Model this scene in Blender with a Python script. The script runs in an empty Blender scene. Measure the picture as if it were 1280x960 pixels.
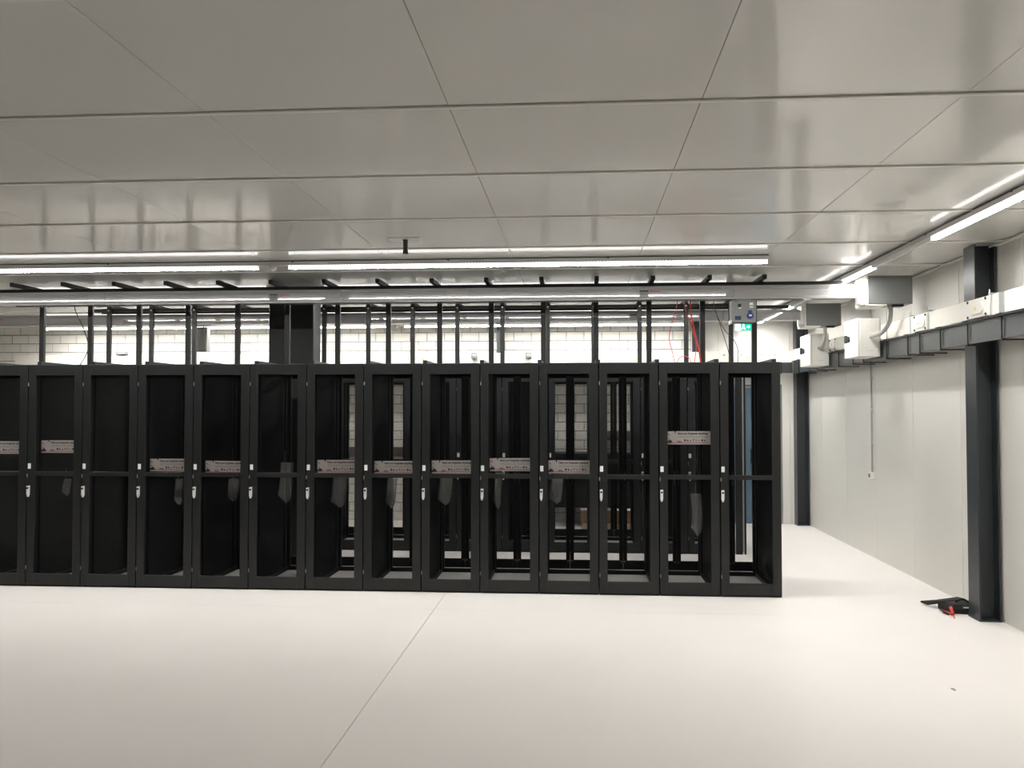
import bpy, bmesh, math, random
from mathutils import Vector, Matrix
random.seed(7)
S = bpy.context.scene
C = S.collection

# ------------------------------------------------------------------ camera, world, exposure
cam_d = bpy.data.cameras.new('camera')
cam = bpy.data.objects.new('camera', cam_d); C.objects.link(cam)
cam_d.sensor_width = 36.0
cam_d.lens = 1102.4 / 1280 * 36.0
cam_d.clip_start = 0.05
cam.location = (0, 0, 1.8535)
cam.rotation_euler = (math.pi / 2 + 0.0291, 0, 0.0744)
S.camera = cam
w = bpy.data.worlds.new('world'); S.world = w; w.use_nodes = True
w.node_tree.nodes['Background'].inputs[0].default_value = (0, 0, 0, 1)
w.node_tree.nodes['Background'].inputs[1].default_value = 0.0
S.view_settings.view_transform = 'Standard'
S.view_settings.look = 'None'
S.view_settings.gamma = 1.0
S.view_settings.use_curve_mapping = False
S.view_settings.exposure = 0.27
LED = 115.0                      # radiance of the downward face of the lit LED strips; their sides are far dimmer

# ------------------------------------------------------------------ main dimensions (metres)
ZC = 3.324          # ceiling
XW = 3.70           # right wall
YR = 14.67          # rear wall
XL = -12.0          # left wall
YB = -4.0           # wall behind the photographer
RF, RD, RH, RP = 8.91, 1.20, 2.328, 0.60      # rack row front, depth, height, pitch
RX = 2.009          # right end of the rack rows
R2 = 11.50          # front of the second row

# ------------------------------------------------------------------ materials
def mat(name, col, rough=0.5, metal=0.0, spec=0.5, noise=0.0, nscale=8.0, bump=0.0, bscale=40.0, rvar=0.0, aniso=None):
    m = bpy.data.materials.new(name); m.use_nodes = True
    nt = m.node_tree; b = nt.nodes['Principled BSDF']
    b.inputs['Base Color'].default_value = (*col, 1)
    b.inputs['Roughness'].default_value = rough
    b.inputs['Metallic'].default_value = metal
    b.inputs['Specular IOR Level'].default_value = spec
    tc = nt.nodes.new('ShaderNodeTexCoord')
    if noise or rvar:
        n = nt.nodes.new('ShaderNodeTexNoise'); n.inputs['Scale'].default_value = nscale; n.inputs['Detail'].default_value = 4
        nt.links.new(tc.outputs['Object'], n.inputs['Vector'])
        if noise:
            mx = nt.nodes.new('ShaderNodeMix'); mx.data_type = 'RGBA'
            mx.inputs['A'].default_value = (*[c * (1 - noise) for c in col], 1)
            mx.inputs['B'].default_value = (*[min(1, c * (1 + noise)) for c in col], 1)
            nt.links.new(n.outputs['Fac'], mx.inputs['Factor']); nt.links.new(mx.outputs['Result'], b.inputs['Base Color'])
        if rvar:
            mr = nt.nodes.new('ShaderNodeMapRange')
            mr.inputs['To Min'].default_value = max(0, rough - rvar); mr.inputs['To Max'].default_value = rough + rvar
            nt.links.new(n.outputs['Fac'], mr.inputs['Value']); nt.links.new(mr.outputs['Result'], b.inputs['Roughness'])
    if bump:
        n2 = nt.nodes.new('ShaderNodeTexNoise'); n2.inputs['Scale'].default_value = bscale; n2.inputs['Detail'].default_value = 3
        mp = nt.nodes.new('ShaderNodeMapping')
        if aniso: mp.inputs['Scale'].default_value = aniso
        nt.links.new(tc.outputs['Object'], mp.inputs['Vector']); nt.links.new(mp.outputs['Vector'], n2.inputs['Vector'])
        bp = nt.nodes.new('ShaderNodeBump'); bp.inputs['Strength'].default_value = bump; bp.inputs['Distance'].default_value = 0.01
        nt.links.new(n2.outputs['Fac'], bp.inputs['Height']); nt.links.new(bp.outputs['Normal'], b.inputs['Normal'])
    return m

def mat_led(name, strength, axis, pitch=0.031):
    m = bpy.data.materials.new(name); m.use_nodes = True
    nt = m.node_tree; nt.nodes.clear()
    out = nt.nodes.new('ShaderNodeOutputMaterial'); e = nt.nodes.new('ShaderNodeEmission')
    e.inputs['Color'].default_value = (1.0, 0.985, 0.955, 1)
    tc = nt.nodes.new('ShaderNodeTexCoord'); sp = nt.nodes.new('ShaderNodeSeparateXYZ')
    nt.links.new(tc.outputs['Object'], sp.inputs[0])
    a = nt.nodes.new('ShaderNodeMath'); a.operation = 'MULTIPLY'; a.inputs[1].default_value = 2 * math.pi / pitch
    nt.links.new(sp.outputs[axis], a.inputs[0])
    s = nt.nodes.new('ShaderNodeMath'); s.operation = 'SINE'; nt.links.new(a.outputs[0], s.inputs[0])
    k = nt.nodes.new('ShaderNodeMath'); k.operation = 'MULTIPLY_ADD'
    k.inputs[1].default_value = strength * 0.6; k.inputs[2].default_value = strength
    nt.links.new(s.outputs[0], k.inputs[0]); nt.links.new(k.outputs[0], e.inputs['Strength'])
    nt.links.new(e.outputs[0], out.inputs[0])
    return m

def mat_emit(name, col, strength):
    m = bpy.data.materials.new(name); m.use_nodes = True
    nt = m.node_tree; nt.nodes.clear()
    out = nt.nodes.new('ShaderNodeOutputMaterial'); e = nt.nodes.new('ShaderNodeEmission')
    e.inputs['Color'].default_value = (*col, 1); e.inputs['Strength'].default_value = strength
    nt.links.new(e.outputs[0], out.inputs[0])
    return m

def mat_veil(name, col, clear, grain=0.0, gscale=200):
    """a perforated or translucent sheet: the open share lets light straight through, the rest is its own dark surface"""
    m = bpy.data.materials.new(name); m.use_nodes = True
    nt = m.node_tree; nt.nodes.clear()
    out = nt.nodes.new('ShaderNodeOutputMaterial')
    t = nt.nodes.new('ShaderNodeBsdfTransparent'); t.inputs['Color'].default_value = (clear, clear, clear, 1)
    d = nt.nodes.new('ShaderNodeBsdfDiffuse'); d.inputs['Color'].default_value = (*[c * (1 - clear) for c in col], 1)
    if grain:
        tc = nt.nodes.new('ShaderNodeTexCoord'); n = nt.nodes.new('ShaderNodeTexNoise'); n.inputs['Scale'].default_value = gscale
        nt.links.new(tc.outputs['Object'], n.inputs['Vector'])
        mr = nt.nodes.new('ShaderNodeMapRange'); mr.inputs['From Min'].default_value = 0.3; mr.inputs['From Max'].default_value = 0.7
        mr.inputs['To Min'].default_value = clear - grain; mr.inputs['To Max'].default_value = clear + grain
        nt.links.new(n.outputs['Fac'], mr.inputs['Value']); nt.links.new(mr.outputs['Result'], t.inputs['Color'])
    ad = nt.nodes.new('ShaderNodeAddShader')
    nt.links.new(t.outputs[0], ad.inputs[0]); nt.links.new(d.outputs[0], ad.inputs[1]); nt.links.new(ad.outputs[0], out.inputs[0])
    return m

M = dict(
    floor=mat('floor_epoxy', (0.82, 0.785, 0.755), 0.5, spec=0.2, noise=0.035, nscale=1.3, bump=0.02, bscale=5, rvar=0.06),
    joint=mat('joint_filler', (0.30, 0.28, 0.26), 0.8, noise=0.1),
    ceil=mat('ceiling_panel_paint', (0.87, 0.855, 0.815), 0.18, spec=0.6, noise=0.02, nscale=2, bump=0.035, bscale=2.2, aniso=(1.6, 0.5, 1)),
    ceil_strip=mat('ceiling_strip_paint', (0.76, 0.745, 0.70), 0.3, noise=0.04),
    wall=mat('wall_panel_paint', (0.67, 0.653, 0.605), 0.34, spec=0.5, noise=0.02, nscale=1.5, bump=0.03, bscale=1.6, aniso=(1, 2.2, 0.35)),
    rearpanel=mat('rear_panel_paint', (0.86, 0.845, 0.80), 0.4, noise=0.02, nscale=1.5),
    dim=mat('plain_wall_paint', (0.15, 0.148, 0.135), 0.6, noise=0.03),
    block=mat('block_paint', (0.76, 0.74, 0.68), 0.75, spec=0.3, noise=0.06, nscale=14, bump=0.25, bscale=60),
    mortar=mat('mortar', (0.20, 0.195, 0.18), 0.9, noise=0.1, nscale=20),
    rack=mat('rack_powder_coat', (0.0100, 0.0112, 0.0112), 0.42, spec=0.45, noise=0.15, nscale=6, bump=0.04, bscale=250),
    inner=mat('rack_inner_steel', (0.008, 0.0085, 0.0085), 0.5, spec=0.35, noise=0.15, nscale=8),
    veil=mat_veil('perforated_door_sheet', (0.012, 0.013, 0.013), 0.76, 0.05, 200),
    solid=mat('closed_door_sheet', (0.010, 0.011, 0.011), 0.5, noise=0.1),
    chrome=mat('handle_metal', (0.86, 0.86, 0.84), 0.35, metal=0.1, noise=0.05),
    tag=mat('white_tag', (0.85, 0.85, 0.82), 0.5, noise=0.03),
    keyhole=mat('keyhole_black', (0.01, 0.01, 0.01), 0.5, noise=0.1),
    steel=mat('black_strut', (0.013, 0.0135, 0.013), 0.45, spec=0.4, noise=0.2, nscale=10),
    galv=mat('black_strut_bolt', (0.55, 0.55, 0.53), 0.3, metal=0.8, noise=0.1),
    column=mat('column_paint', (0.030, 0.036, 0.039), 0.38, spec=0.5, noise=0.18, nscale=5, bump=0.03, bscale=20),
    tray=mat('tray_steel', (0.055, 0.061, 0.063), 0.28, metal=0.35, noise=0.18, nscale=4),
    pillar=mat('pillar_paint', (0.020, 0.021, 0.021), 0.6, noise=0.1),
    duct=mat('duct_aluminium', (0.40, 0.395, 0.385), 0.035, metal=0.0, spec=0.6, noise=0.04, nscale=3),
    duct_joint=mat('duct_joint_paint', (0.40, 0.40, 0.385), 0.4, metal=0.3, noise=0.05),
    greybox=mat('grey_enclosure', (0.165, 0.17, 0.165), 0.42, metal=0.2, noise=0.05, nscale=6, bump=0.01, bscale=120),
    socketgrey=mat('socket_grey', (0.23, 0.235, 0.23), 0.5, noise=0.04),
    white=mat('white_enclosure', (0.83, 0.81, 0.75), 0.42, noise=0.02, nscale=5),
    trunk=mat('white_trunking', (0.83, 0.81, 0.74), 0.38, noise=0.03, nscale=5),
    house=mat('lamp_housing', (0.55, 0.55, 0.53), 0.4, noise=0.03),
    gap=mat('dark_mount', (0.05, 0.05, 0.05), 0.6, noise=0.1),
    off=mat('unlit_diffuser', (0.74, 0.74, 0.71), 0.35, noise=0.03),
    ledx=mat_led('led_strip_lengthwise', LED, 0), ledxs=mat_led('led_strip_side_lengthwise', LED * .018, 0), ledys=mat_led('led_strip_side_crosswise', LED * .018, 1),
    ledy=mat_led('led_strip_crosswise', LED, 1),
    flex=mat('flexible_conduit', (0.42, 0.42, 0.40), 0.4, metal=0.4, noise=0.08, nscale=20),
    blue=mat('blue_plastic', (0.012, 0.035, 0.22), 0.4, noise=0.08),
    navy=mat('navy_cover', (0.010, 0.022, 0.08), 0.4, noise=0.08),
    yellow=mat('yellow_sticker', (0.75, 0.52, 0.06), 0.5, noise=0.05),
    red=mat('red_plastic', (0.55, 0.030, 0.022), 0.4, noise=0.1),
    redcable=mat('red_cable', (0.65, 0.05, 0.04), 0.4, noise=0.05),
    blackcable=mat('black_cable', (0.02, 0.02, 0.02), 0.5, noise=0.1),
    fabric=mat('tool_fabric', (0.014, 0.014, 0.014), 0.85, noise=0.3, nscale=60, bump=0.4, bscale=220),
    doorblue=mat('door_blue', (0.12, 0.20, 0.27), 0.45, noise=0.05),
    card=mat('card_print', (0.62, 0.575, 0.545), 0.6, noise=0.04, nscale=30),
    ink=mat('dark_ink', (0.06, 0.045, 0.045), 0.7, noise=0.1),
    greyink=mat('grey_ink', (0.30, 0.26, 0.25), 0.7, noise=0.1),
    pink=mat('pink_ink', (0.46, 0.19, 0.22), 0.6, noise=0.08),
    bag=mat_veil('grey_plastic_film', (0.30, 0.30, 0.29), 0.52),
    cardboard=mat('cardboard', (0.36, 0.22, 0.12), 0.85, noise=0.12, nscale=12),
    taupe=mat('wall_band_paint', (0.10, 0.08, 0.07), 0.6, noise=0.12),
    exitw=mat_emit('exit_sign_white', (1.0, 1.0, 1.0), 2.2),
    exitg=mat_emit('exit_sign_green', (0.0, 0.62, 0.40), 1.2),
    sensor=mat('sensor_grey', (0.075, 0.073, 0.068), 0.5, noise=0.1),
    dome=mat('dome_plastic', (0.70, 0.69, 0.66), 0.3, noise=0.03),
)

cb = M['ceil'].node_tree.nodes['Principled BSDF']      # a thin glossy lacquer over the panel paint
cb.inputs['Coat Weight'].default_value = 0.45; cb.inputs['Coat Roughness'].default_value = 0.02; cb.inputs['Specular IOR Level'].default_value = 0.4
# ------------------------------------------------------------------ mesh helpers
class MB:
    def __init__(s): s.bm = bmesh.new()
    def box(s, x0, x1, y0, y1, z0, z1, bev=0.0):
        b = s.bm
        vs = [b.verts.new(p) for p in ((x0, y0, z0), (x1, y0, z0), (x1, y1, z0), (x0, y1, z0), (x0, y0, z1), (x1, y0, z1), (x1, y1, z1), (x0, y1, z1))]
        fs = [b.faces.new([vs[i] for i in q]) for q in ((3, 2, 1, 0), (4, 5, 6, 7), (0, 1, 5, 4), (1, 2, 6, 5), (2, 3, 7, 6), (3, 0, 4, 7))]
        if bev:
            es = list({e for f in fs for e in f.edges})
            bmesh.ops.bevel(b, geom=es, offset=bev, segments=1, affect='EDGES', clamp_overlap=True)
        return s
    def prism(s, pts, axis, a, bnd):
        """polygon pts in the two other axes, pulled along axis from a to bnd"""
        def P(u, v, t): return {'x': (t, u, v), 'y': (u, t, v), 'z': (u, v, t)}[axis]
        lo = [s.bm.verts.new(P(u, v, a)) for u, v in pts]; hi = [s.bm.verts.new(P(u, v, bnd)) for u, v in pts]
        s.bm.faces.new(lo[::-1]); s.bm.faces.new(hi)
        n = len(pts)
        for i in range(n): s.bm.faces.new((lo[i], lo[(i + 1) % n], hi[(i + 1) % n], hi[i]))
        return s
    def cyl(s, p0, p1, r0, r1=None, n=16):
        r1 = r0 if r1 is None else r1
        p0, p1 = Vector(p0), Vector(p1); d = (p1 - p0).normalized()
        u = d.orthogonal().normalized(); v = d.cross(u)
        A = []; B = []
        for i in range(n):
            t = 2 * math.pi * i / n; q = u * math.cos(t) + v * math.sin(t)
            A.append(s.bm.verts.new(p0 + q * r0)); B.append(s.bm.verts.new(p1 + q * r1))
        s.bm.faces.new(A[::-1]); s.bm.faces.new(B)
        for i in range(n): s.bm.faces.new((A[i], A[(i + 1) % n], B[(i + 1) % n], B[i]))
        return s
    def tube(s, pts, r, n=8, rib=0.0, steps=10):
        """smooth tube through the points; rib > 0 makes it corrugated"""
        P = [Vector(p) for p in pts]; path = []
        for i in range(len(P) - 1):
            a = P[max(0, i - 1)]; b = P[i]; c = P[i + 1]; d = P[min(len(P) - 1, i + 2)]
            for k in range(steps):
                t = k / steps
                path.append(0.5 * ((2 * b) + (c - a) * t + (2 * a - 5 * b + 4 * c - d) * t * t + (3 * b - a - 3 * c + d) * t ** 3))
        path.append(P[-1]); prev = None
        u = None
        for i, p in enumerate(path):
            d = (path[min(i + 1, len(path) - 1)] - path[max(0, i - 1)]).normalized()
            u = d.orthogonal().normalized() if u is None else (u - d * u.dot(d)).normalized()
            v = d.cross(u); rr = r * (1 + (rib if i % 2 else -rib))
            ring = [s.bm.verts.new(p + (u * math.cos(2 * math.pi * k / n) + v * math.sin(2 * math.pi * k / n)) * rr) for k in range(n)]
            if prev:
                for k in range(n): s.bm.faces.new((prev[k], prev[(k + 1) % n], ring[(k + 1) % n], ring[k]))
            else: s.bm.faces.new(ring[::-1])
            prev = ring
        s.bm.faces.new(prev)
        return s
    def mesh(s, name, m, smooth=False):
        me = bpy.data.meshes.new(name)
        bmesh.ops.recalc_face_normals(s.bm, faces=s.bm.faces[:])
        s.bm.to_mesh(me); s.bm.free(); me.materials.append(m)
        if smooth:
            for p in me.polygons: p.use_smooth = True
        return me
    def build(s, name, m, parent=None, smooth=False):
        return link(name, s.mesh(name, m, smooth), parent)

def link(name, me, parent=None, loc=None):
    o = bpy.data.objects.new(name, me); C.objects.link(o)
    if parent is not None: o.parent = parent
    if loc is not None: o.location = loc
    return o
def tag(o, label, cat, group=None):
    o['label'] = label; o['category'] = cat
    if group: o['group'] = group
    return o
def thing(name, label, cat, loc=(0, 0, 0), group=None):
    o = bpy.data.objects.new(name, None); C.objects.link(o); o.location = loc; o.empty_display_size = 0.1
    return tag(o, label, cat, group)
def led_mesh(axis, a, b_):
    b = MB()
    if axis == 'x': b.box(a, b_, -.024, .024, 0, .030)
    else: b.box(-.024, .024, a, b_, 0, .030)
    me = b.mesh('led_module', M['led' + axis + 's']); me.materials.append(M['led' + axis])
    for p in me.polygons:
        if p.normal.z < -.5: p.material_index = 1
    return me
def struct(o): o['kind'] = 'structure'; return o
def copy_tree(o, parent=None):
    c = o.copy(); C.objects.link(c); c.parent = parent
    for ch in list(o.children): copy_tree(ch, c)
    return c
def offset(o, loc):            # put a part's origin offset for a thing whose parts were drawn in world space
    o.location = loc; return o

# ------------------------------------------------------------------ floor: slabs with joints
XF, YF = -1.333, 8.18
floor = struct(MB().box(XL - .2, XW + .2, YB - .2, YR + .2, -0.14, -0.012).build('floor', M['joint']))
g = 0.0026
for (x0, x1) in ((XL - .2, XF - g), (XF + g, XW + .2)):
    for (y0, y1) in ((YB - .2, YF - 0.0012), (YF + 0.0012, YR + .2)):
        MB().box(x0, x1, y0, y1, -0.012, 0.0).build('floor_slab', M['floor'], floor)
MB().prism([(2.479 + .012 * math.cos(t) * (1 + .3 * math.sin(3 * t)), 6.1 + .03 * math.sin(t)) for t in [i * .52 for i in range(12)]], 'z', 0.0, 0.0015).build('paint_speck', M['greyink'], floor)

# ------------------------------------------------------------------ ceiling: panels and joint strips
ceiling = struct(MB().box(XL - .2, XW + .2, YB - .2, YR + .2, ZC + 0.03, ZC + 0.16).build('ceiling', M['gap']))
GX, PX, GY, PY = -1.8345, 1.2123, 4.1997, 1.2357
gx = [GX + PX * i for i in range(-9, 6)]
gy = [GY + PY * j for j in range(-7, 10)]
xs = [XL - .2] + [x for x in gx if XL + .1 < x < XW - .1] + [XW + .2]
ys = [YB - .2] + [y for y in gy if YB + .1 < y < YR - .1] + [YR + .2]
for i in range(len(xs) - 1):
    for j in range(len(ys) - 1):
        dz = random.uniform(-0.0006, 0.0006)
        MB().box(xs[i] + .0014, xs[i + 1] - .0014, ys[j] + .004, ys[j + 1] - .004, ZC + dz, ZC + 0.032, 0.0015).build('ceiling_panel', M['ceil'], ceiling)
for y in ys[1:-1]:
    MB().box(XL - .2, XW + .05, y - .016, y + .016, ZC - 0.011, ZC - 0.0015, 0.001).build('joint_strip', M['ceil_strip'], ceiling)

# ------------------------------------------------------------------ right wall: tall panels
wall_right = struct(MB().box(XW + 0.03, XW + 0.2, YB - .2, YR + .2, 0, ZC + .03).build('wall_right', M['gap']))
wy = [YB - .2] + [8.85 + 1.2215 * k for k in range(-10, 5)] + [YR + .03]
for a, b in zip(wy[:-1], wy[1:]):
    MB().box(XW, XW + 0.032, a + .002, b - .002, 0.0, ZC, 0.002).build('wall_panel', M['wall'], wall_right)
struct(MB().box(XW - 0.030, XW, YB, YR - .03, ZC - 0.030, ZC - .0065, 0.004).build('trim_1', M['ceil_strip']))
wall_left = struct(MB().box(XL - .2, XL, YB - .2, YR + .2, 0, ZC).build('wall_left', M['dim']))
wall_front = struct(MB().box(XL - .2, XW + .2, YB - .2, YB, 0, ZC).build('wall_front', M['dim']))

# ------------------------------------------------------------------ rear wall: painted blocks on the left, panels on the right
XS = 1.86
wall_rear = struct(MB().box(XL, XW + .05, YR + 0.012, YR + 0.25, 0, ZC).build('wall_rear', M['mortar']))
BW, BH = 0.2925, 0.150
wins = [(-3.85, -3.55), (-3.05, -2.70), (-2.2, -1.9), (-0.42, 0.25), (0.40, 0.95)]
single, rest = [], MB()
base_block = MB().box(-BW / 2 + .005, BW / 2 - .005, YR, YR + .02, .006, BH - .006, 0.002).mesh('block', M['block'])
ncourse = int(ZC / BH) + 1
picked = []
for r in range(ncourse):
    z = r * BH
    x = XS - BW / 2 - (BW / 2 if r % 2 else 0)
    while x > XL + BW / 2:
        vis = 0
        if z + BH > 2.62 and -9.75 < x: vis = 2
        elif z > 0.1 and any(a < x < b for a, b in wins): vis = 1
        picked.append((vis, x, z)); x -= BW
picked.sort(key=lambda t: (-t[0], -t[2], abs(t[1])))
for k, (vis, x, z) in enumerate(picked):
    if vis and k < 300:
        hgt = min(BH, ZC - z)
        if hgt < BH:
            MB().box(x - BW / 2 + .005, x + BW / 2 - .005, YR, YR + .02, z + .006, ZC - .004, .002).build('block', M['block'], wall_rear)
        else: link('block', base_block, wall_rear, (x, 0, z))
    else:
        rest.box(x - BW / 2 + .005, x + BW / 2 - .005, YR, YR + .02, z + .006, min(z + BH - .006, ZC - .002))
for r in range(1, ncourse, 2):      # half blocks where the running bond meets the panels
    rest.box(XS - BW / 2 + .005, XS - .004, YR, YR + .02, r * BH + .006, min((r + 1) * BH - .006, ZC - .002))
ro = rest.build('block_field', M['block'], wall_rear); ro['kind'] = 'stuff'
px_ = [XS, 2.30, 3.44, XW + .03]
DX0, DX1, DZ = 2.30, 3.30, 2.24
for a, b in zip(px_[:-1], px_[1:]):
    if a == 2.30:
        MB().box(a + .002, b - .002, YR - .012, YR + .02, DZ + .02, ZC, .002).build('wall_panel', M['rearpanel'], wall_rear)
        MB().box(DX1 + .02, b - .002, YR - .012, YR + .02, 0, DZ + .02, .002).build('wall_panel', M['rearpanel'], wall_rear)
    else:
        MB().box(a + .002, b - .002, YR - .012, YR + .02, 0, ZC, .002).build('wall_panel', M['rearpanel'], wall_rear)
# the blue door of the rear wall
door = struct(MB().box(DX0 + .03, DX1 - .03, YR - .025, YR + .01, .008, DZ - .03, .003).build('door_1', M['doorblue']))
f = MB().box(DX0, DX0 + .03, YR - .035, YR + .01, 0, DZ).box(DX1 - .03, DX1, YR - .035, YR + .01, 0, DZ).box(DX0 + .03, DX1 - .03, YR - .035, YR + .01, DZ - .03, DZ)
f.build('door_frame', M['duct_joint'], door)
MB().box(2.80, 2.825, YR - .075, YR - .06, 0.98, 1.22, .004).box(2.80, 2.825, YR - .062, YR - .02, 0.99, 1.015).box(2.80, 2.825, YR - .062, YR - .02, 1.185, 1.21).build('door_handle', M['column'], door)

# ------------------------------------------------------------------ steel columns
def h_column(x0, x1, y0, y1, label, z1=ZC, axis='x', z0=0.0):
    """H section; axis is the direction its flanges face"""
    t = 0.014; cx, cy = (x0 + x1) / 2, (y0 + y1) / 2
    o = thing('steel_column', label, 'column', (cx, cy, z0)); a, b = (x1 - x0) / 2, (y1 - y0) / 2; h = z1 - z0 - .007
    if axis == 'x':
        MB().box(-a, -a + t, -b, b, 0, h, .002).build('flange', M['column'], o)
        MB().box(a - t, a, -b, b, 0, h, .002).build('flange', M['column'], o)
        MB().box(-a + t, a - t, -.005, .005, 0, h).build('web', M['column'], o)
    else:
        MB().box(-a, a, -b, -b + t, 0, h, .002).build('flange', M['column'], o)
        MB().box(-a, a, b - t, b, 0, h, .002).build('flange', M['column'], o)
        MB().box(-.005, .005, -b + t, b - t, 0, h).build('web', M['column'], o)
    if z0 == 0: MB().box(-a - .004, a + .004, -b - .004, b + .004, 0, .012, .002).build('base_plate', M['column'], o)
    return o
h_column(3.50, 3.685, 8.045, 8.265, 'dark grey steel H column against right wall, nearest, beside the tool pouch')
h_column(3.50, 3.685, 14.44, 14.65, 'dark grey steel column in the far right corner of the room')
h_column(1.875, 2.035, 14.50, 14.652, 'dark grey steel column on rear wall, left of the green exit sign', axis='y')
h_column(-1.335, -1.215, 14.52, 14.66, 'slim blue-grey steel column on rear wall, middle of white block wall', axis='y')
o = thing('boxed_pillar', 'wide black boxed-in pillar between the two rack rows, above sixth rack from left', 'pillar', (-3.548, 10.85, 0))
MB().box(-.284, .284, -.15, .15, 0, ZC - .007, .006).build('casing', M['pillar'], o)
MB().box(-.288, .288, -.154, .154, 0, .10, .003).build('skirting', M['pillar'], o)

# ------------------------------------------------------------------ server racks
W2 = RP / 2 - 0.003
def rack_meshes():
    d = {}
    d['side'] = MB().box(0, .018, .03, RD - .03, .03, RH - .02, .003).mesh('side_panel', M['inner'])
    d['post'] = MB().box(-.022, .022, -.022, .022, 0.03, RH - .012, .003).mesh('corner_post', M['inner'])
    d['top'] = MB().box(-W2, W2, .012, RD - .012, RH - .014, RH, .003).mesh('top_panel', M['rack'])
    b = MB()
    for (x0, x1, y0, y1) in ((-W2, W2, .024, .07), (-W2, W2, RD - .07, RD - .024), (-W2, -W2 + .045, .07, RD - .07), (W2 - .045, W2, .07, RD - .07)):
        b.box(x0, x1, y0, y1, 0.0, .045, .002)
    d['base'] = b.mesh('base_frame', M['inner'])
    b = MB().box(-.012, .012, -.02, .02, .06, RH - .05, .001)
    d['rail'] = b.mesh('mounting_rail', M['inner'])
    # front door: one pressed sheet frame with a middle bar
    wl, wr, wb, wt = -.209 - .005, .2085, .136, 2.216
    b = MB()
    b.box(-W2 + .003, wl, 0, .022, .022, RH - .004, .002).box(wr, W2 - .003, 0, .022, .022, RH - .004, .002)
    b.box(wl, wr, 0, .022, .022, wb, .002).box(wl, wr, 0, .022, wt, RH - .004, .002).box(wl, wr, .004, .02, 1.157, 1.203, .002)
    d['fdoor'] = b.mesh('front_door', M['rack'])
    b = MB()
    v = [b.bm.verts.new(p) for p in ((wl, .014, wb), (wr, .014, wb), (wr, .014, wt), (wl, .014, wt))]; b.bm.faces.new(v)
    d['fsheet'] = b.mesh('perforated_sheet', M['veil'])
    b = MB().prism([(-.0135, 1.052), (.0135, 1.056), (.0135, .965), (.005, .938), (-.005, .938), (-.0135, .965)], 'y', -.020, 0.0)
    b.box(-.008, .008, -.026, -.020, .972, 1.012, .002)
    d['handle'] = b.mesh('handle', M['chrome'])
    d['key'] = MB().cyl((0, -.029, 1.030), (0, -.019, 1.030), .010, n=12).mesh('keyhole', M['keyhole'])
    d['tag'] = MB().box(-.016, .016, -.004, 0, 1.232, 1.288, .001).mesh('door_tag', M['tag'])
    d['hinge'] = MB().cyl((0, -.004, -.018), (0, -.004, .018), .0045, n=8).mesh('hinge', M['duct_joint'])
    # split rear door
    b = MB(); L = W2 - .004
    b.box(0.0008, .045, 0, .02, .046, RH - .03, .001).box(L - .040, L, 0, .02, .046, RH - .03, .002)
    b.box(.045, L - .04, 0, .02, .046, .150, .002).box(.045, L - .04, 0, .02, RH - .115, RH - .03, .002)
    d['rdoor'] = b.mesh('rear_door', M['inner'])
    for nm, mm in (('rsheet', 'veil'), ('rsolid', 'solid')):
        b = MB()
        if nm == 'rsheet':
            v = [b.bm.verts.new(p) for p in ((.045, .01, .15), (L - .04, .01, .15), (L - .04, .01, RH - .115), (.045, .01, RH - .115))]; b.bm.faces.new(v)
        else: b.box(.045, L - .04, .008, .012, .15, RH - .115)
        d[nm] = b.mesh('door_sheet', M[mm])
    d['knob'] = MB().cyl((.02, -.03, 0), (.02, 0, 0), .014, n=10).mesh('latch_knob', M['gap'])
    d['latch'] = MB().box(.012, .028, -.012, 0, 1.0, 1.16, .003).mesh('latch', M['gap'])
    return d
RM = rack_meshes()
def part(root, name, key, loc=(0, 0, 0), flipx=False):
    o = link(name, RM[key], root, loc)
    if flipx: o.scale = (-1, 1, 1)
    return o
def make_rack(label, x, y, group, solid=False):
    r = thing('server_rack', label, 'rack', (x, y, 0), group)
    part(r, 'side_panel', 'side', (-W2, 0, 0)); part(r, 'side_panel', 'side', (W2 - .018, 0, 0))
    for sx in (-1, 1):
        for yy in (.052, RD - .052): part(r, 'corner_post', 'post', (sx * (W2 - .042), yy, 0))
        for yy in (.16, RD - .22): part(r, 'mounting_rail', 'rail', (sx * .245, yy, 0))
    part(r, 'top_panel', 'top'); part(r, 'base_frame', 'base')
    fd = part(r, 'front_door', 'fdoor')
    part(fd, 'perforated_sheet', 'fsheet')
    h = part(fd, 'handle', 'handle', (-.277, 0, 0)); h['label'] = 'silver swing handle'
    part(fd, 'keyhole', 'key', (-.277, 0, 0))
    t = part(fd, 'door_tag', 'tag', (-.272, 0, 0)); t['label'] = 'small white tag'
    for zz in (.20, 1.16, 2.12): part(fd, 'hinge', 'hinge', (-W2 + .004, 0, zz))
    for fl in (False, True):
        rd = part(r, 'rear_door', 'rdoor', (0, RD - .021, 0), fl)
        part(rd, 'door_sheet', 'rsolid' if solid else 'rsheet')
        part(rd, 'latch', 'latch')
        for zz in (RH - .10, .135): part(rd, 'latch_knob', 'knob', (0, 0, zz))
    return r

# banner card with lettering, hung on the mounting rails behind the door
def text_mesh(body, size, m, name):
    cu = bpy.data.curves.new(name, 'FONT'); cu.body = body; cu.size = size; cu.resolution_u = 2; cu.offset = size * .045
    to = bpy.data.objects.new(name, cu); C.objects.link(to)
    dg = bpy.context.evaluated_depsgraph_get(); dg.update()
    me = bpy.data.meshes.new_from_object(to.evaluated_get(dg))
    bpy.data.objects.remove(to); bpy.data.curves.remove(cu)
    me.materials.clear(); me.materials.append(m)
    for v in me.vertices: v.co = Vector((v.co.x, -v.co.z, v.co.y))
    return me
CW, CH = .435, .132

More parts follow.
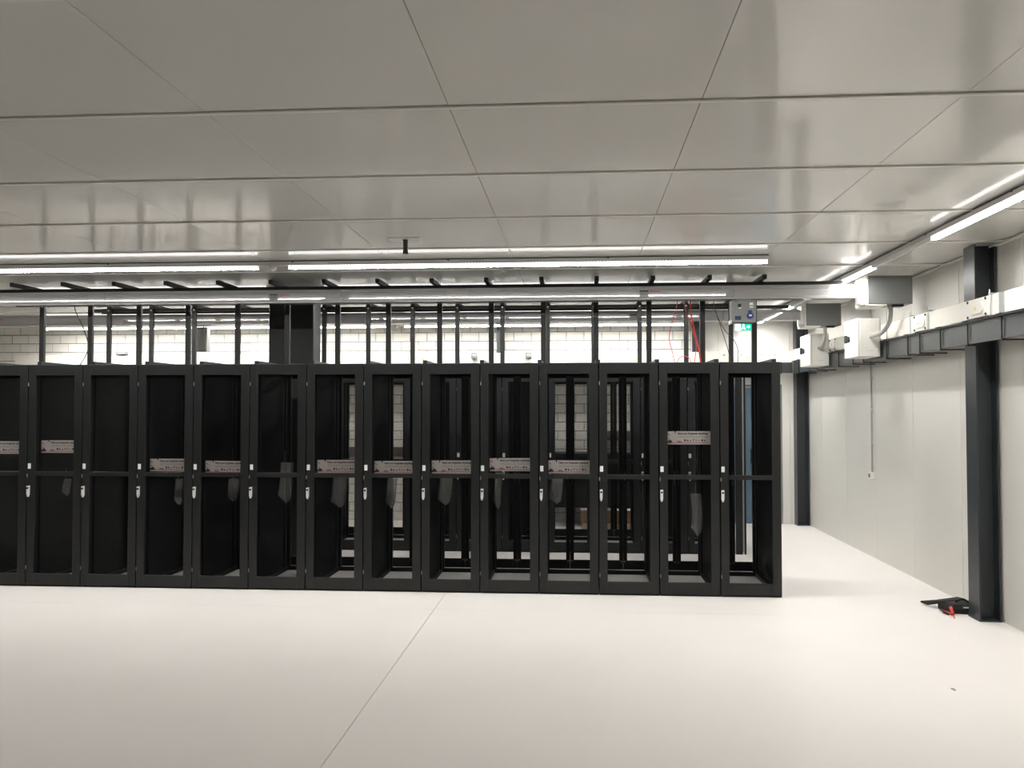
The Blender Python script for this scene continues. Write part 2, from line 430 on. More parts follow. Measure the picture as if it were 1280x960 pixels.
b = MB()
b.prism([(-CW / 2, .0), (CW / 2, -.002), (CW / 2, CH), (-CW / 2 + .090, CH), (-CW / 2 + .082, CH - .03), (-CW / 2 + .074, CH), (-CW / 2, CH - .002)], 'y', 0, .003)
CARD = b.mesh('banner_card', M['card'])
TXT = text_mesh('Have you forgotten anything?', .0245, M['ink'], 'lettering')
w0 = max(v.co.x for v in TXT.vertices)
for v in TXT.vertices: v.co.x *= .305 / w0; v.co.z *= 1.15
b = MB()
for j, zz in enumerate((.078, .066)):
    x = -CW / 2 + .108
    while x < CW / 2 - .02:
        l = .012 + .014 * random.random(); b.box(x, min(x + l, CW / 2 - .015), -.0012, 0, zz, zz + .0045); x += l + .005
SMALL = b.mesh('small_print', M['greyink'])
b = MB(); x = -CW / 2 + .17
shapes = [0, 1, 2, 3, 4, 5, 0, 1]
for s_ in shapes:
    z0 = .030
    if s_ == 0: b.box(x, x + .018, -.0012, 0, z0, z0 + .020)
    elif s_ == 1: b.prism([(x, z0), (x + .020, z0), (x + .010, z0 + .014), (x, z0 + .020)], 'y', -.0012, 0)
    elif s_ == 2: b.prism([(x, z0), (x + .018, z0), (x + .009, z0 + .016)], 'y', -.0012, 0)
    elif s_ == 3: b.prism([(x, z0 + .02), (x + .009, z0), (x + .018, z0 + .02)], 'y', -.0012, 0)
    elif s_ == 4: b.box(x, x + .003, -.0012, 0, z0, z0 + .018).box(x + .015, x + .018, -.0012, 0, z0, z0 + .018).box(x + .003, x + .015, -.0012, 0, z0 + .015, z0 + .018).box(x + .003, x + .015, -.0012, 0, z0, z0 + .003)
    else: b.box(x + .003, x + .006, -.0012, 0, z0, z0 + .018).box(x + .011, x + .014, -.0012, 0, z0, z0 + .018)
    x += .0285
ICON = b.mesh('icon_row', M['ink'])
b = MB()
b.prism([(-CW / 2, .012), (-CW / 2 + .052, .018), (-CW / 2 + .050, .036), (-CW / 2 + .030, .046), (-CW / 2 + .008, .070), (-CW / 2 + .022, .044), (-CW / 2, .030)], 'y', -.0012, 0)
b.prism([(-CW / 2 + .004, .118), (-CW / 2 + .035, .088), (-CW / 2 + .012, .098)], 'y', -.0012, 0)
PIC = b.mesh('picture', M['ink'])
b = MB().box(-CW / 2 + .002, CW / 2 - .02, -.0011, 0, .012, .019).prism([(-CW / 2 + .095, .019), (-CW / 2 + .155, .019), (-CW / 2 + .135, .036), (-CW / 2 + .105, .038)], 'y', -.0011, 0)
PINK = b.mesh('pink_band', M['pink'])
def banner(rack, z, rz=0.0):
    c = link('banner_card', CARD, rack, (0.008, .105, z)); c['label'] = 'printed white banner card'; c.rotation_euler.y = rz
    t = link('lettering', TXT, c, (-CW / 2 + .105, -.0015, .100))
    t['kind'] = 'stuff'
    for nm, me in (('small_print', SMALL), ('icon_row', ICON), ('picture', PIC), ('pink_band', PINK)):
        q = link(nm, me, c); q['kind'] = 'stuff'
    return c

ordinal = ['', 'first', 'second', 'third', 'fourth', 'fifth', 'sixth', 'seventh', 'eighth', 'ninth', 'tenth', 'eleventh', 'twelfth', 'thirteenth', 'fourteenth']
cards = {1: 1.384, 2: 1.395, 4: 1.205, 5: 1.185, 7: 1.20, 8: 1.192, 9: 1.20, 10: 1.226, 11: 1.205, 13: 1.504}
G1 = 'black server racks of the front row'
for k in range(1, 15):
    x = RX - RP * (14 - k) - RP / 2
    n = 15 - k
    if k == 14: lb = 'black server rack at the right end of front row, without banner card'
    elif k == 1: lb = 'black server rack cut off by the left edge of the photo'
    elif k == 13: lb = 'black server rack with banner card hung highest, second from right end of row'
    else:
        lb = 'black server rack %s banner card, %s from right end of front row' % ('with' if k in cards else 'without', ordinal[n])
    r = make_rack(lb, x, RF, G1)
    if k in cards: banner(r, cards[k], 0.012 if k == 5 else random.uniform(-.006, .006))
G2 = 'black server racks of the back row'
for k in range(5, 15):
    x = RX - RP * (14 - k) - RP / 2
    make_rack('black back-row server rack glimpsed behind the front row, %s from its right end' % ordinal[15 - k], x, R2, G2, solid=(k in (9, 10, 13)))

o = thing('end_panel', 'tall narrow black panel with silver edge, seen through the last rack of front row', 'panel', (2.02, 11.53, 0))
MB().box(0, .085, 0, .04, 0, 2.32, .003).build('panel', M['rack'], o)
MB().box(.087, .105, .004, .036, .03, 2.26, .003).build('silver_edge', M['duct_joint'], o)
MB().box(.107, .130, 0, .04, 0, 2.32, .003).build('end_post', M['rack'], o)

# plastic bags hanging inside the doors
bags = {2: (-.035, .075, 1.115, .927), 4: (.008, .116, 1.122, .834), 5: (-.015, .127, 1.125, .881), 6: (-.061, .115, 1.297, .861), 7: (-.101, .097, 1.157, .824),
        8: (-.114, .015, 1.135, .82), 9: (-.165, .003, 1.155, .858), 10: (-.18, -.088, 1.208, .821), 11: (-.2, -.052, 1.145, .883), 13: (.033, .167, .999, .563)}
def bag_mesh(x0, x1, zt, zb, seed):
    rnd = random.Random(seed); b = MB(); nx, nz = 5, 8; w_, h_ = x1 - x0, zt - zb
    def grid(off):
        G_ = []
        for j in range(nz + 1):
            t = j / nz; row = []
            for i in range(nx + 1):
                s_ = i / nx
                lean = .18 * w_ * (1 - t) if seed != 13 else .12 * w_ * math.sin(t * 3.1)
                wid = w_ * (.78 if t < .85 else .78 - .25 * (t - .85) / .15)
                z = zt - h_ * t * (1 - .22 * (1 - s_) * (t > .5) * (t - .5) * 2)
                x = x0 + lean + s_ * wid
                row.append(b.bm.verts.new((x, off + .006 * math.sin(7 * s_ + 3 * t + seed) + rnd.uniform(-.003, .003), z)))
            G_.append(row)
        return G_
    F = grid(0); K = grid(.007)
    for j in range(nz):
        for i in range(nx):
            b.bm.faces.new((F[j][i], F[j + 1][i], F[j + 1][i + 1], F[j][i + 1])); b.bm.faces.new((K[j][i], K[j][i + 1], K[j + 1][i + 1], K[j + 1][i]))
    for j in range(nz):
        b.bm.faces.new((F[j][0], K[j][0], K[j + 1][0], F[j + 1][0])); b.bm.faces.new((F[j][nx], F[j + 1][nx], K[j + 1][nx], K[j][nx]))
    return b
for k, (a, bb, zt, zb) in bags.items():
    x = RX - RP * (14 - k) - RP / 2
    o = bag_mesh(0, bb - a, zt - zb, 0, k).build('plastic_bag', M['bag'], smooth=True)
    o.location = (x + a, RF + .20, zb)
    st = MB().cyl((.4 * (bb - a), .003, zt - zb - .01), (.4 * (bb - a), .003, zt - zb + .12), .0015, n=6).build('hanging_string', M['greyink'], o)
    tag(o, 'crumpled grey plastic bag hanging inside the %s rack from the right end' % ordinal[15 - k], 'bag', 'plastic bags hanging inside the rack doors')

# ------------------------------------------------------------------ overhead strut frames of the two rows
def strut_frame(label, front_row):
    o = thing('strut_frame', label, 'frame', (0, 0, RH))
    z = lambda v: v - RH
    yp = 10.095 if front_row else 11.60                   # posts
    ya, yb_ = (9.50, 10.125) if front_row else (11.57, 12.20)   # arms
    yr = 9.75 if front_row else 11.95                     # outer rail under the arms
    yi0, yi1 = (9.10, 10.10) if front_row else (11.58, 12.60)
    seams = [RX - RP * k for k in range(0, 15)]
    bar = MB().box(-.0225, .0225, yi0, yi1, 0.0, z(2.370), .002).mesh('base_bar', M['steel'])
    post = MB().box(-.029, .029, yp - .021, yp + .021, z(2.370), z(3.245), .002).mesh('post', M['steel'])
    arm = MB().box(-.0225, .0225, ya, yb_, z(3.245), z(3.292), .002).mesh('arm', M['steel'])
    bolt = MB().cyl((0, yp - .021, z(3.205)), (0, yp - .029, z(3.205)), .010, n=8).mesh('bolt', M['galv'])
    for i, x in enumerate(seams):
        dx = -.025 if i == 0 else 0.0
        link('base_bar', bar, o, (x + dx, 0, 0)); p = link('post', post, o, (x + dx, 0, 0))
        link('bolt', bolt, p); link('arm', arm, o, (x + dx, 0, 0))
    xr = 2.865 if front_row else 2.80
    MB().box(RX - RP * 14 - .3, xr, yr - .02, yr + .02, z(3.200), z(3.2445), .002).build('outer_rail', M['steel'], o)
    MB().box(RX - RP * 14 - .3, RX, yp + .022, yp + .055, z(3.19), z(3.235), .002).build('inner_rail', M['steel'], o)
    if front_row:
        for x in (xr - .02,): MB().cyl((x, yr, z(3.245)), (x, yr, z(ZC - .007)), .006, n=8).build('hanger_rod', M['galv'], o)
    return o
strut_frame('black steel strut frame standing on the front rack row', True)
strut_frame('black steel strut frame standing on the back rack row', False)

# ------------------------------------------------------------------ busbar ducts above the rows
def duct(label, yf, xl, xr, stickers, joints):
    z0, z1, d = 3.048, 3.180, .21
    o = thing('busbar_duct', label, 'duct', (0, yf, z0))
    h = z1 - z0
    prof = [(0, 0), (0, .018), (.008, .022), (.008, h - .030), (0, h - .026), (0, h), (d, h), (d, h - .02), (d - .008, h - .024), (d - .008, .024), (d, .02), (d, 0)]
    MB().prism(prof, 'x', xl, xr).build('casing', M['duct'], o)
    MB().box(xl, xr, .02, d - .02, h, h + .012).build('top_strip', M['duct_joint'], o)
    MB().box(xl, xr, -.006, .012, -.004, .003).build('lower_lip', M['duct_joint'], o)
    for x0, x1 in joints:
        MB().box(x0, x1, -.004, d + .004, -.006, h + .006, .002).build('joint_cover', M['duct'], o)
    for x in stickers:
        s_ = MB().box(x - .05, x + .05, .006, .0075, .016, .098).build('rating_sticker', M['socketgrey'], o); s_['label'] = 'grey rating sticker'
        MB().box(x - .046, x + .046, .0052, .006, .084, .096).box(x - .036, x + .02, .0052, .006, .06, .064).build('sticker_print', M['ink'], s_)
        s2 = MB().box(x + .062, x + .175, .006, .0075, .074, .096).build('warning_strip', M['pink'], o); s2['label'] = 'red-lettered strip'
    # hangers to the arms
    for x in [xl + .4 + 1.2 * k for k in range(int((xr - xl) / 1.2))]:
        if -6.5 < x < 2.0: MB().cyl((x, d / 2, h + .01), (x, d / 2, 3.2005 - z0), .005, n=6).build('hanger_rod', M['galv'], o)
    return o
duct('grey aluminium busbar duct above the front rack row', 9.60, -9.2, 2.97, (-3.39, .72), ((-5.55, -5.35), (-2.85, -2.62), (-1.45, -1.2), (1.68, 1.90)))
duct('grey aluminium busbar duct farther back, above the back rack row', 11.98, -8.6, 2.96, (-8.35, .75), ((-6.6, -6.4), (-3.2, -2.95), (-.4, -.15), (1.95, 2.15)))

def feed_box(label, x0, x1, y0, y1, z0, z1, flex, group):
    o = thing('feed_box', label, 'junction box', (x0, y0, z0), group)
    W_, D_, H_ = x1 - x0, y1 - y0, z1 - z0
    MB().box(0, W_, 0, D_, .004, H_, .004).build('box', M['greybox'], o)
    MB().box(-.022, -.001, -.004, D_ + .004, -.006, H_ + .004, .002).build('end_flange', M['white'], o)
    MB().box(-.05, -.022, .04, D_ - .08, .02, H_ - .03, .003).build('neck', M['white'], o)
    MB().box(-.085, -.03, .0, .05, -.012, .022, .004).build('clamp', M['duct_joint'], o)
    MB().box(-.02, W_ * .42, .01, D_ - .01, -.014, .003, .002).build('gland_plate', M['white'], o)
    p = [Vector(q) - Vector((x0, y0, z0)) for q in flex]
    MB().cyl(p[0] + Vector((0, 0, .03)), p[0] + Vector((0, 0, -.015)), .030, n=14).build('gland', M['duct_joint'], o)
    MB().tube(p, .023, n=10, rib=.07, steps=14).build('flexible_conduit', M['flex'], o)
    MB().box(W_ * .62, W_ * .85, .06, .12, -.018, .004, .002).build('bracket', M['steel'], o)
    return o
feed_box('grey steel feed box nearer the camera, hanging under ceiling at right end of duct', 3.05, 3.503, 9.50, 9.86, 2.961, 3.262,
         ((3.335, 9.68, 2.95), (3.345, 9.70, 2.88), (3.355, 9.80, 2.78), (3.345, 10.0, 2.70), (3.325, 10.284, 2.682)), 'feed boxes at the duct ends')
feed_box('smaller-looking grey steel feed box farther back at the end of second duct', 3.027, 3.482, 11.94, 12.30, 2.966, 3.264,
         ((3.30, 12.05, 2.955), (3.305, 12.06, 2.88), (3.31, 12.10, 2.79), (3.305, 12.2, 2.71), (3.30, 12.332, 2.698)), 'feed boxes at the duct ends')
def isolator(label, y0, y1, group):
    x0, x1, z0, z1 = 3.178, 3.428, 2.458, 2.895
    o = thing('isolator_box', label, 'electrical box', (x0, y0, z0), group)
    D_, L_, H_ = x1 - x0, y1 - y0, z1 - z0
    MB().box(.022, D_, 0, L_, 0, H_, .004).build('enclosure', M['white'], o)
    MB().box(0, .019, .002, L_ - .002, .002, H_ - .002, .004).build('door', M['white'], o)
    MB().box(.019, .022, .006, L_ - .006, .006, H_ - .006).build('door_seal', M['duct_joint'], o)
    k = MB().cyl((-.02, L_ * .62, H_ * .5), (0, L_ * .62, H_ * .5), .036, n=18).build('switch_base', M['column'], o)
    MB().box(-.055, -.02, L_ * .62 - .011, L_ * .62 + .011, H_ * .5 - .045, H_ * .5 + .045, .004).build('rotary_handle', M['column'], k)
    for (u, v) in ((.10, .10), (.2, .10), (.12, .36), (.21, .36), (.15, .07)):
        MB().cyl((u, -.0015, v), (u, 0, v), .004, n=8).build('screw', M['duct_joint'], o)
    MB().box(.10, .20, -.001, 0, .068, .070).build('knockout', M['duct_joint'], o)
    return o
isolator('white isolator switch box on right wall, the nearer and larger of two', 10.288, 10.786, 'white isolator boxes')
isolator('white isolator switch box on right wall, the farther of two', 12.336, 12.88, 'white isolator boxes')

# tap-off socket box under the first duct
o = thing('socket_box', 'grey socket box with blue round plug socket hanging below duct above last rack', 'socket box', (1.656, 9.60, 2.789))
W_, H_ = .255, .246
MB().box(0, W_, 0, .17, 0, H_, .004).build('box', M['socketgrey'], o)
MB().box(.05, .205, .02, .15, H_, 3.0435 - 2.789).build('neck', M['duct_joint'], o)
MB().box(-.012, .0, .02, .15, -.012, .03, .003).build('clip', M['white'], o)
MB().box(.062, .096, -.006, 0, .165, .200, .002).build('breaker', M['keyhole'], o)
MB().box(.07, .098, -.004, 0, .152, .161).build('white_strip', M['tag'], o)
MB().box(.185, .222, -.006, 0, .158, .214, .002).build('breaker_cover', M['tag'], o)
MB().box(.190, .201, -.010, -.006, .172, .184).box(.206, .217, -.010, -.006, .172, .184).build('breaker_switch', M['keyhole'], o)
MB().box(.03, .095, -.005, 0, .028, .070, .001).build('navy_cover', M['navy'], o)
s_ = MB().cyl((.188, -.03, .072), (.188, 0, .072), .034, n=20).box(.170, .206, -.022, 0, .100, .128, .003).build('blue_socket', M['blue'], o)
MB().box(.172, .204, -.033, -.03, .064, .082, .001).build('socket_label', M['tag'], s_)
MB().box(.02, .07, -.001, 0, .226, .231).build('marking', M['ink'], o)

# ------------------------------------------------------------------ lamps
def linear_light_x(label, y, z, runs, xl, xr, lit=True):
    """continuous housing along x, LED modules under it"""
    o = thing('linear_light', label, 'light', (0, y, z), 'linear lights')
    MB().box(xl, xr, -.026, .026, .030, .068, .003).build('housing', M['house'], o)
    MB().box(xl, xr, -.012, .012, .068, ZC - .007 - z).build('mounting_rail', M['gap'], o)
    for a, b_, n in runs:
        L_ = (b_ - a) / n
        for i in range(n):
            x0, x1 = a + i * L_, a + (i + 1) * L_
            link('led_module', led_mesh('x', x0 + .002, x1 - .002), o)
            MB().box(x0 + .035, x0 + .055, -.030, .030, .058, .072, .002).build('mounting_clip', M['gap'], o)
    return o
linear_light_x('long bright linear LED light on ceiling in front of the racks', 8.45, 3.238, ((-2.831, 1.787, 3), (-7.85, -3.14, 3)), -7.9, 1.80)
linear_light_x('bright linear LED light along rear wall, seen beneath the farther duct', 14.1, 3.192, ((-2.80, 1.744, 3), (-8.86, -3.07, 4)), -9.9, 1.76)
linear_light_x('linear LED light over aisle between the rack rows, hidden behind front duct, right part', 10.75, 3.238, ((-3.15, 1.787, 3),), -3.20, 1.80)
linear_light_x('linear LED light over aisle between the rack rows, hidden behind front duct, left part', 10.75, 3.238, ((-7.0, -3.9, 2),), -7.05, -3.86)
def linear_light_y(label, x, z, mods, yl, yr_):
    o = thing('linear_light', label, 'light', (x, 0, z), 'linear lights')
    MB().box(-.026, .026, yl, yr_, .030, .068, .003).build('housing', M['house'], o)
    MB().box(-.012, .012, yl, yr_, .068, ZC - .007 - z).build('mounting_rail', M['gap'], o)
    for a, b_, on in mods:
        if on: link('led_module', led_mesh('y', a + .002, b_ - .002), o)
        else: MB().prism([(-.024, .030), (-.024, .008), (-.014, 0), (.014, 0), (.024, .008), (.024, .030)], 'y', a + .002, b_ - .002).build('unlit_module', M['off'], o)
        MB().box(-.030, .030, a + .10, a + .12, .058, .072, .002).build('mounting_clip', M['gap'], o)
    return o
linear_light_y('linear LED light on ceiling along the right wall, partly unlit', 2.90, 3.238,
               ((1.55, 3.01, False), (3.01, 4.47, False), (4.47, 5.93, True), (5.93, 7.39, True), (7.39, 8.85, False), (8.85, 10.31, True), (10.31, 11.15, True), (11.15, 12.14, False), (12.14, 14.35, True)), 1.5, 14.36)

def dome(label, loc):
    o = thing('dome_sensor', label, 'sensor', loc, 'dome sensors')
    MB().cyl((0, 0, -.008), (0, 0, 0), .042, n=20).build('base', M['dome'], o)
    b = MB(); bmesh.ops.create_uvsphere(b.bm, u_segments=20, v_segments=10, radius=.038)
    bmesh.ops.delete(b.bm, geom=[v for v in b.bm.verts if v.co.z > 0.001], context='VERTS')
    for v in b.bm.verts: v.co.z = v.co.z * 1.1 - .008
    b.build('dome_cover', M['dome'], o, True)
dome('small white dome sensor in the gap of the front ceiling light', (-2.99, 8.45, 3.2675))
dome('small white dome sensor in the gap of the rear wall light', (-2.94, 14.1, 3.2215))

o = thing('ceiling_sensor', 'dark grey cylinder sensor hanging from square ceiling plate', 'sensor', (-1.477, 7.47, ZC))
MB().box(-.14, .14, -.075, .105, -.008, -.001, .001).build('ceiling_plate', M['ceil_strip'], o)
MB().cyl((0, 0, -.102), (0, 0, -.008), .021, n=18).build('stem', M['sensor'], o)
MB().cyl((0, 0, -.130), (0, 0, -.102), .025, .024, n=18).build('sensor_head', M['sensor'], o)
MB().cyl((0, 0, -.016), (0, 0, -.008), .026, n=18).build('collar', M['sensor'], o)

# ------------------------------------------------------------------ exit sign
o = thing('exit_sign', 'small lit green and white exit sign on rear wall', 'sign', (2.639, 14.30, 3.119))
MB().box(-.13, .13, .004, .05, -.004, .118, .003).build('case', M['white'], o)
MB().cyl((0, .03, .118), (0, .03, ZC - .007 - 3.119), .008, n=8).build('hanging_rod', M['house'], o)
MB().box(-.125, -.04, .001, .004, 0, .113).build('white_field', M['exitw'], o)
MB().box(-.04, .125, .001, .004, 0, .113).build('green_field', M['exitg'], o)
b = MB()
b.cyl((.005, -.0005, .090), (.005, .001, .090), .013, n=12)
b.prism([(-.012, .078), (.016, .080), (.022, .048), (.040, .020), (.030, .012), (.008, .040), (-.006, .030), (-.022, .014), (-.030, .022), (-.010, .048)], 'y', -.0005, .001)
b.prism([(.060, .07), (.085, .07), (.085, .085), (.108, .058), (.085, .032), (.085, .046), (.060, .046)], 'y', -.0005, .001)
b.build('running_figure', M['exitw'], o)
MB().prism([(-.055, .05), (-.085, .05), (-.085, .04), (-.108, .057), (-.085, .075), (-.085, .064), (-.055, .064)], 'y', -.0005, .001).build('arrow', M['exitg'], o)

# ------------------------------------------------------------------ wall trunking and cable tray
XT = 3.435                              # front of the trunking, clear of the columns
o = thing('wall_trunking', 'white busbar trunking running along the right wall below the ceiling', 'trunking', (XT, 0, 2.637))
H_ = .175
cuts = [4.2, 5.8, 7.37, 7.473, 9.13, 10.75, 12.37, 14.385]
for a, b_ in zip(cuts[:-1], cuts[1:]):
    short = (a == 7.37)
    MB().box(.0, .058, a + .002, b_ - .002, 0, H_, .004).build('grey_section' if short else 'section', M['duct'] if short else M['trunk'], o)
for a, b_ in ((7.63, 8.03), (8.92, 9.26), (11.97, 12.27)):
    jc = MB().box(-.016, 0, a, b_, .006, H_ - .006, .003).build('joint_cover', M['trunk'], o)
    cy = (a + b_) / 2; r_ = .050
    pts = [(cy + .085 + r_ * math.cos(t), H_ / 2 + r_ * math.sin(t)) for t in [-math.pi / 2 + math.pi * i / 8 for i in range(9)]] + \
          [(cy - .085 + r_ * math.cos(t), H_ / 2 + r_ * math.sin(t)) for t in [math.pi / 2 + math.pi * i / 8 for i in range(9)]]
    MB().prism(pts, 'x', -.030, -.016).build('oval_lid', M['white'], jc)
    MB().prism([(cy - .02, H_ / 2 - .018), (cy + .02, H_ / 2 - .018), (cy, H_ / 2 + .02)], 'x', -.0312, -.030).build('warning_triangle', M['yellow'], jc)
    for yy in (a + .03, b_ - .03):
        for zz in (.022, H_ - .022): MB().cyl((-.024, yy, zz), (-.016, yy, zz), .011, n=8).build('bolt', M['gap'], jc)
for y in (7.575, 8.85, 9.33, 10.02):
    MB().cyl((-.022, y, 0), (-.022, y, H_ + (.04 if y != 10.02 else ZC - .03 - 2.637 - H_)), .006, n=8).build('threaded_rod', M['galv'], o)
    if y != 10.02: MB().box(-.028, .062, y - .012, y + .012, H_, H_ + .012, .001).build('clamp', M['duct_joint'], o)
o = thing('wall_trunking', 'white trunking running along the rear wall just above the racks', 'trunking', (0, 14.39, 2.617))
for a, b_ in zip([-9.6, -7.2, -4.8, -2.4, 0.0, 1.6], [-7.2, -4.8, -2.4, 0.0, 1.6, 3.30]):
    MB().box(a + .002, b_ - .002, 0, .045, 0, .168, .004).build('section', M['trunk'], o)
MB().prism([(3.30, 0), (3.495, 0), (3.495, .045), (3.30, .045)], 'z', 0, .172).build('corner_piece', M['trunk'], o)
for x in (2.35, 2.62, 2.95, 3.15, .55, 1.25):
    MB().box(x - .018, x + .018, -.012, 0, .10, .13, .002).build('clip', M['duct_joint'], o)
for x in (2.72, .95, -2.55):
    MB().prism([(x - .025, .05), (x + .025, .05), (x, .095)], 'y', -.002, 0).build('warning_triangle', M['yellow'], o)

o = thing('cable_tray', 'dark steel cable tray beneath the white trunking on right wall', 'cable tray', (XT, 0, 2.425))
MB().box(.010, .022, 4.2, 14.38, .012, .178, .002).build('side_rail', M['tray'], o)
MB().box(.022, .060, 4.2, 14.38, .012, .024, .002).build('tray_floor', M['tray'], o)
MB().box(.004, .030, 4.2, 14.38, .174, .190, .002).build('top_lip', M['tray'], o)
MB().box(.004, .030, 4.2, 14.38, .004, .016, .002).build('bottom_lip', M['tray'], o)
for a, b_ in ((4.2, 10.27), (10.80, 12.32), (12.90, 14.38)): MB().box(-.024, .034, a, b_, .188, .205, .002).build('support_rail', M['steel'], o)
for y in (6.2, 6.8, 7.42, 8.045, 8.63, 9.14, 9.46, 10.1, 10.9, 11.3, 11.91, 12.95, 13.39, 14.0):
    d_ = .060 if abs(y - 8.155) < .2 else .262
    br = MB().box(-.034, d_, y - .045, y + .045, .2052, .2115, .002).build('bracket', M['steel'], o)
    MB().box(-.008, .003, y - .006, y + .006, 0, .192, .001).build('hanger', M['steel'], br)
    MB().box(-.008, d_, y - .012, y + .012, -.008, .003, .001).build('foot', M['steel'], br)
o = thing('cable_tray', 'dark steel cable tray crossing the rear wall at far right', 'cable tray', (0, 14.39, 2.43))
MB().box(-9.6, 3.43, .0, .014, .012, .178, .002).build('side_rail', M['tray'], o)
MB().box(-9.6, 3.43, .014, .05, .012, .024).build('tray_floor', M['tray'], o)
for x in (3.25, 2.4, .9, -.6, -2.1, -3.6, -5.1, -6.6): MB().box(x - .012, x + .012, -.006, .055, .0, .182, .001).build('bracket', M['steel'], o)

# wall switch on its conduit
o = thing('wall_switch', 'small white wall switch below a thin vertical conduit on right wall', 'switch', (3.66, 11.40, .985))
MB().box(-.012, .04, -.042, .042, 0, .085, .004).build('switch_box', M['white'], o)
MB().box(-.016, -.012, -.025, .025, .018, .068, .002).build('rocker', M['taupe'], o)
MB().cyl((.022, 0, .085), (.022, 0, ZC - .035 - .985), .010, n=10).build('conduit', M['duct_joint'], o)
for zz in (.13, .42, .86, 1.25): MB().box(.006, .04, -.016, .016, zz, zz + .02, .002).build('conduit_clip', M['house'], o)

# ------------------------------------------------------------------ things by the rear wall
for i, (x, z) in enumerate(((-7.70, 2.7855), (-1.69, 2.7855 - .09), (-.80, 2.7855 - .09))):
    y0 = 14.375 if i else 14.40
    o = thing('wall_socket', ('small grey socket box on rear trunking at far left', 'small grey socket box on rear trunking, left of two near the middle', 'small grey socket box on rear trunking, right of two near the middle')[i], 'socket', (x, y0, z), 'grey socket boxes on the rear trunking')
    w_, h_ = (.10, .05) if i == 0 else (.05, .095)
    MB().box(-w_, w_, -.03, .014, 0, h_, .003).build('body', M['socketgrey'], o)
    MB().box(-w_ * .7, w_ * .7, -.036, -.03, h_ * .3, h_ * .7, .001).build('flap', M['duct_joint'], o)
o = thing('hanging_box', 'grey upright box hanging beneath the rear light at left', 'box', (-6.12, 14.02, 2.80))
MB().box(-.085, .085, -.07, .07, 0, .40, .008).build('body', M['greybox'], o)
MB().box(-.07, .07, -.076, -.07, .03, .37, .002).build('grille', M['socketgrey'], o)
MB().cyl((0, 0.0, .40), (0, 0.0, .42), .01, n=8).build('hanger', M['gap'], o)
o = thing('dark_cabinet', 'low dark cabinet before the rear wall, glimpsed through the fourth rack from right', 'cabinet', (.25, 14.08, 0))
MB().box(-.70, .70, 0, .50, .30, 1.165, .006).build('body', M['pillar'], o)
MB().box(-.69, -.005, -.016, 0, .32, 1.15, .003).build('door', M['pillar'], o)
MB().box(.005, .69, -.016, 0, .32, 1.15, .003).build('door', M['pillar'], o)
for x in (-.66, .66):
    for y in (.04, .46): MB().box(x - .03, x + .03, y - .03, y + .03, 0, .30, .003).build('leg', M['pillar'], o)
o = thing('cardboard_carton', 'brown cardboard carton seen through the third and fourth racks from right', 'carton', (.50, 13.78, 0))
MB().box(-.45, .45, 0, .24, .09, .285, .004).build('box', M['cardboard'], o)
MB().box(-.455, .455, -.005, .245, .285, .297, .002).build('lid', M['card'], o)
for x in (-.4, 0, .4): MB().box(x - .04, x + .04, .0, .24, 0, .09, .002).build('runner', M['card'], o)
for lb, x0, x1, z0, z1 in (('dark brown band of wall trunking seen through the seventh and eighth racks', -4.0, -1.55, 1.065, 1.226), ('dark brown band of wall trunking, higher, seen through the third rack from right', .42, 1.2, 1.355, 1.50)):
    o = thing('dado_trunking', lb, 'trunking', ((x0 + x1) / 2, YR - .05, z0))
    a = (x1 - x0) / 2
    MB().box(-a, a, 0, .049, 0, z1 - z0, .004).build('channel', M['taupe'], o)
    MB().box(-a, a, -.004, 0, .03, z1 - z0 - .03, .002).build('cover_strip', M['taupe'], o)

# ------------------------------------------------------------------ loose cables above the racks
def cable(name, label, pts, r, m, cat='cable', group=None):
    p0 = Vector(pts[-1])
    o = MB().tube([Vector(p) - p0 for p in pts], r, n=6).build(name, m, None, True); o.location = p0
    return tag(o, label, cat, group)
zt = RH + .005
cable('red_cable', 'thin red cable bowing left, leftmost of those above second rack from right', ((1.13, 9.93, 3.20), (1.115, 9.98, 3.04), (1.03, 10.0, 2.70), (1.06, 10.0, 2.50), (1.10, 10.0, zt)), .0045, M['redcable'], group='red cables')
cable('red_cable', 'short arching red cable lying low on the rack tops', ((1.10, 10.02, zt), (1.13, 10.02, 2.42), (1.19, 10.02, 2.455), (1.25, 10.02, 2.43), (1.285, 10.02, zt)), .0045, M['redcable'], group='red cables')
cable('red_cable', 'thickest red cable, hanging down to the second rack from right', ((1.255, 9.93, 3.20), (1.262, 9.98, 3.0), (1.318, 10.0, 2.68), (1.36, 10.0, 2.5), (1.378, 10.0, zt)), .008, M['redcable'], group='red cables')
cable('red_cable', 'thin red cable crossing behind the thicker red one', ((1.20, 9.93, 3.20), (1.21, 10.03, 3.0), (1.30, 10.03, 2.72), (1.33, 10.03, 2.55), (1.30, 10.03, zt)), .0045, M['redcable'], group='red cables')
cable('black_cable', 'thin black cable slanting straight down above the last rack', ((1.515, 9.93, 3.20), (1.525, 9.98, 3.02), (1.60, 10.0, 2.78), (1.67, 10.0, 2.55), (1.72, 10.0, zt)), .004, M['blackcable'], group='black cables')
cable('black_cable', 'thin black cable bowing outward to the right above the last rack', ((1.52, 9.94, 3.20), (1.535, 10.02, 3.0), (1.63, 10.02, 2.77), (1.74, 10.02, 2.64), (1.79, 10.02, 2.52), (1.785, 10.02, zt)), .004, M['blackcable'], group='black cables')
cable('black_cable', 'thin dark cable looping above the racks at the far left', ((-5.93, 9.93, 3.20), (-5.92, 9.98, 3.03), (-5.83, 10.0, 2.82), (-5.765, 10.0, 2.62), (-5.80, 10.0, 2.48), (-5.90, 10.0, zt)), .006, M['blackcable'], group='black cables')

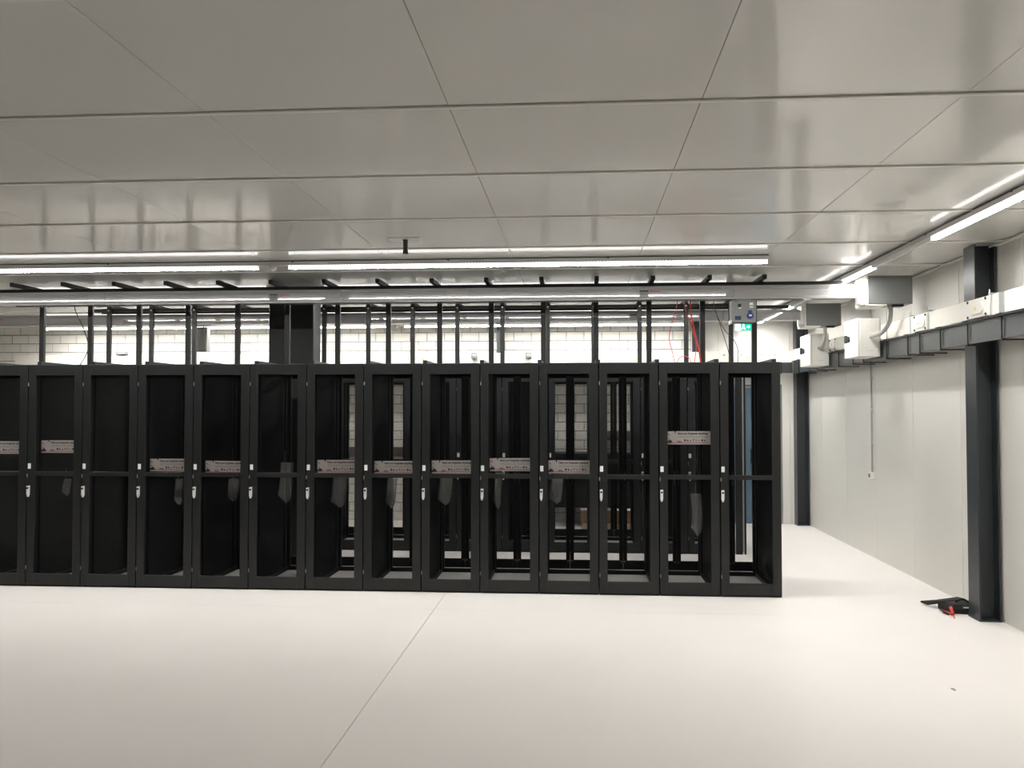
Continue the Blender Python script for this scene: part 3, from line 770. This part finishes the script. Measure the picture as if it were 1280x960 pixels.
# ------------------------------------------------------------------ tools on the floor beside the near column
o = thing('tool_pouch', 'black fabric tool pouch lying on floor beside the near column', 'tool pouch', (3.45, 8.45, 0))
b = MB()
out = [(-.105, .10), (-.06, -.11), (.10, -.13), (.20, -.10), (.21, .10), (.05, .16)]
lo = [b.bm.verts.new((x, y, 0)) for x, y in out]
mid = [b.bm.verts.new((x * 1.03, y * 1.03, .045)) for x, y in out]
hi = [b.bm.verts.new((x * .86 + .008, y * .86, .082 + .012 * math.sin(3 * i))) for i, (x, y) in enumerate(out)]
n = len(out)
b.bm.faces.new(lo[::-1]); b.bm.faces.new(hi)
for A, B in ((lo, mid), (mid, hi)):
    for i in range(n): b.bm.faces.new((A[i], A[(i + 1) % n], B[(i + 1) % n], B[i]))
b.build('body', M['fabric'], o)
b = MB()
fl = [(-.20, .27, .035), (-.10, .16, .07), (.10, .17, .098), (.12, .06, .105), (-.08, .03, .085), (-.17, .18, .03)]
t_ = [b.bm.verts.new(p) for p in fl]; u_ = [b.bm.verts.new((p[0], p[1], max(0.0, p[2] - .016))) for p in fl]
b.bm.faces.new(t_[::-1]); b.bm.faces.new(u_)
for i in range(len(fl)): b.bm.faces.new((t_[i], t_[(i + 1) % len(fl)], u_[(i + 1) % len(fl)], u_[i]))
b.build('flap', M['fabric'], o)
MB().box(.03, .085, -.127, -.118, .055, .066, .001).build('buckle', M['chrome'], o)
MB().box(.11, .15, -.124, -.112, .045, .056, .001).build('red_mark', M['red'], o)
MB().tube(((.00, -.02, .088), (.06, -.03, .12), (.12, -.02, .09)), .008, n=6).build('strap', M['fabric'], o)
o = thing('screwdriver', 'red-handled screwdriver resting against the black tool pouch', 'screwdriver', (3.325, 8.14, 0))
MB().cyl((0, 0, .006), (.022, .085, .022), .005, .005, n=8).build('shaft', M['red'], o)
MB().cyl((.020, .078, .022), (.050, .20, .055), .013, .015, n=12).build('handle', M['red'], o)
MB().cyl((.050, .20, .055), (.054, .216, .059), .013, .008, n=12).build('cap', M['keyhole'], o)
o = thing('pliers', 'dark pliers with red grip lying in front of the tool pouch', 'pliers', (3.335, 8.33, 0))
MB().box(-.012, .012, .06, .13, .004, .018, .003).build('jaw', M['column'], o)
MB().tube(((0, .07, .012), (-.018, .02, .012), (-.008, -.06, .012)), .008, n=8).build('grip', M['fabric'], o)
MB().tube(((0, .07, .012), (.022, .02, .012), (.016, -.06, .012)), .008, n=8).build('grip', M['red'], o)
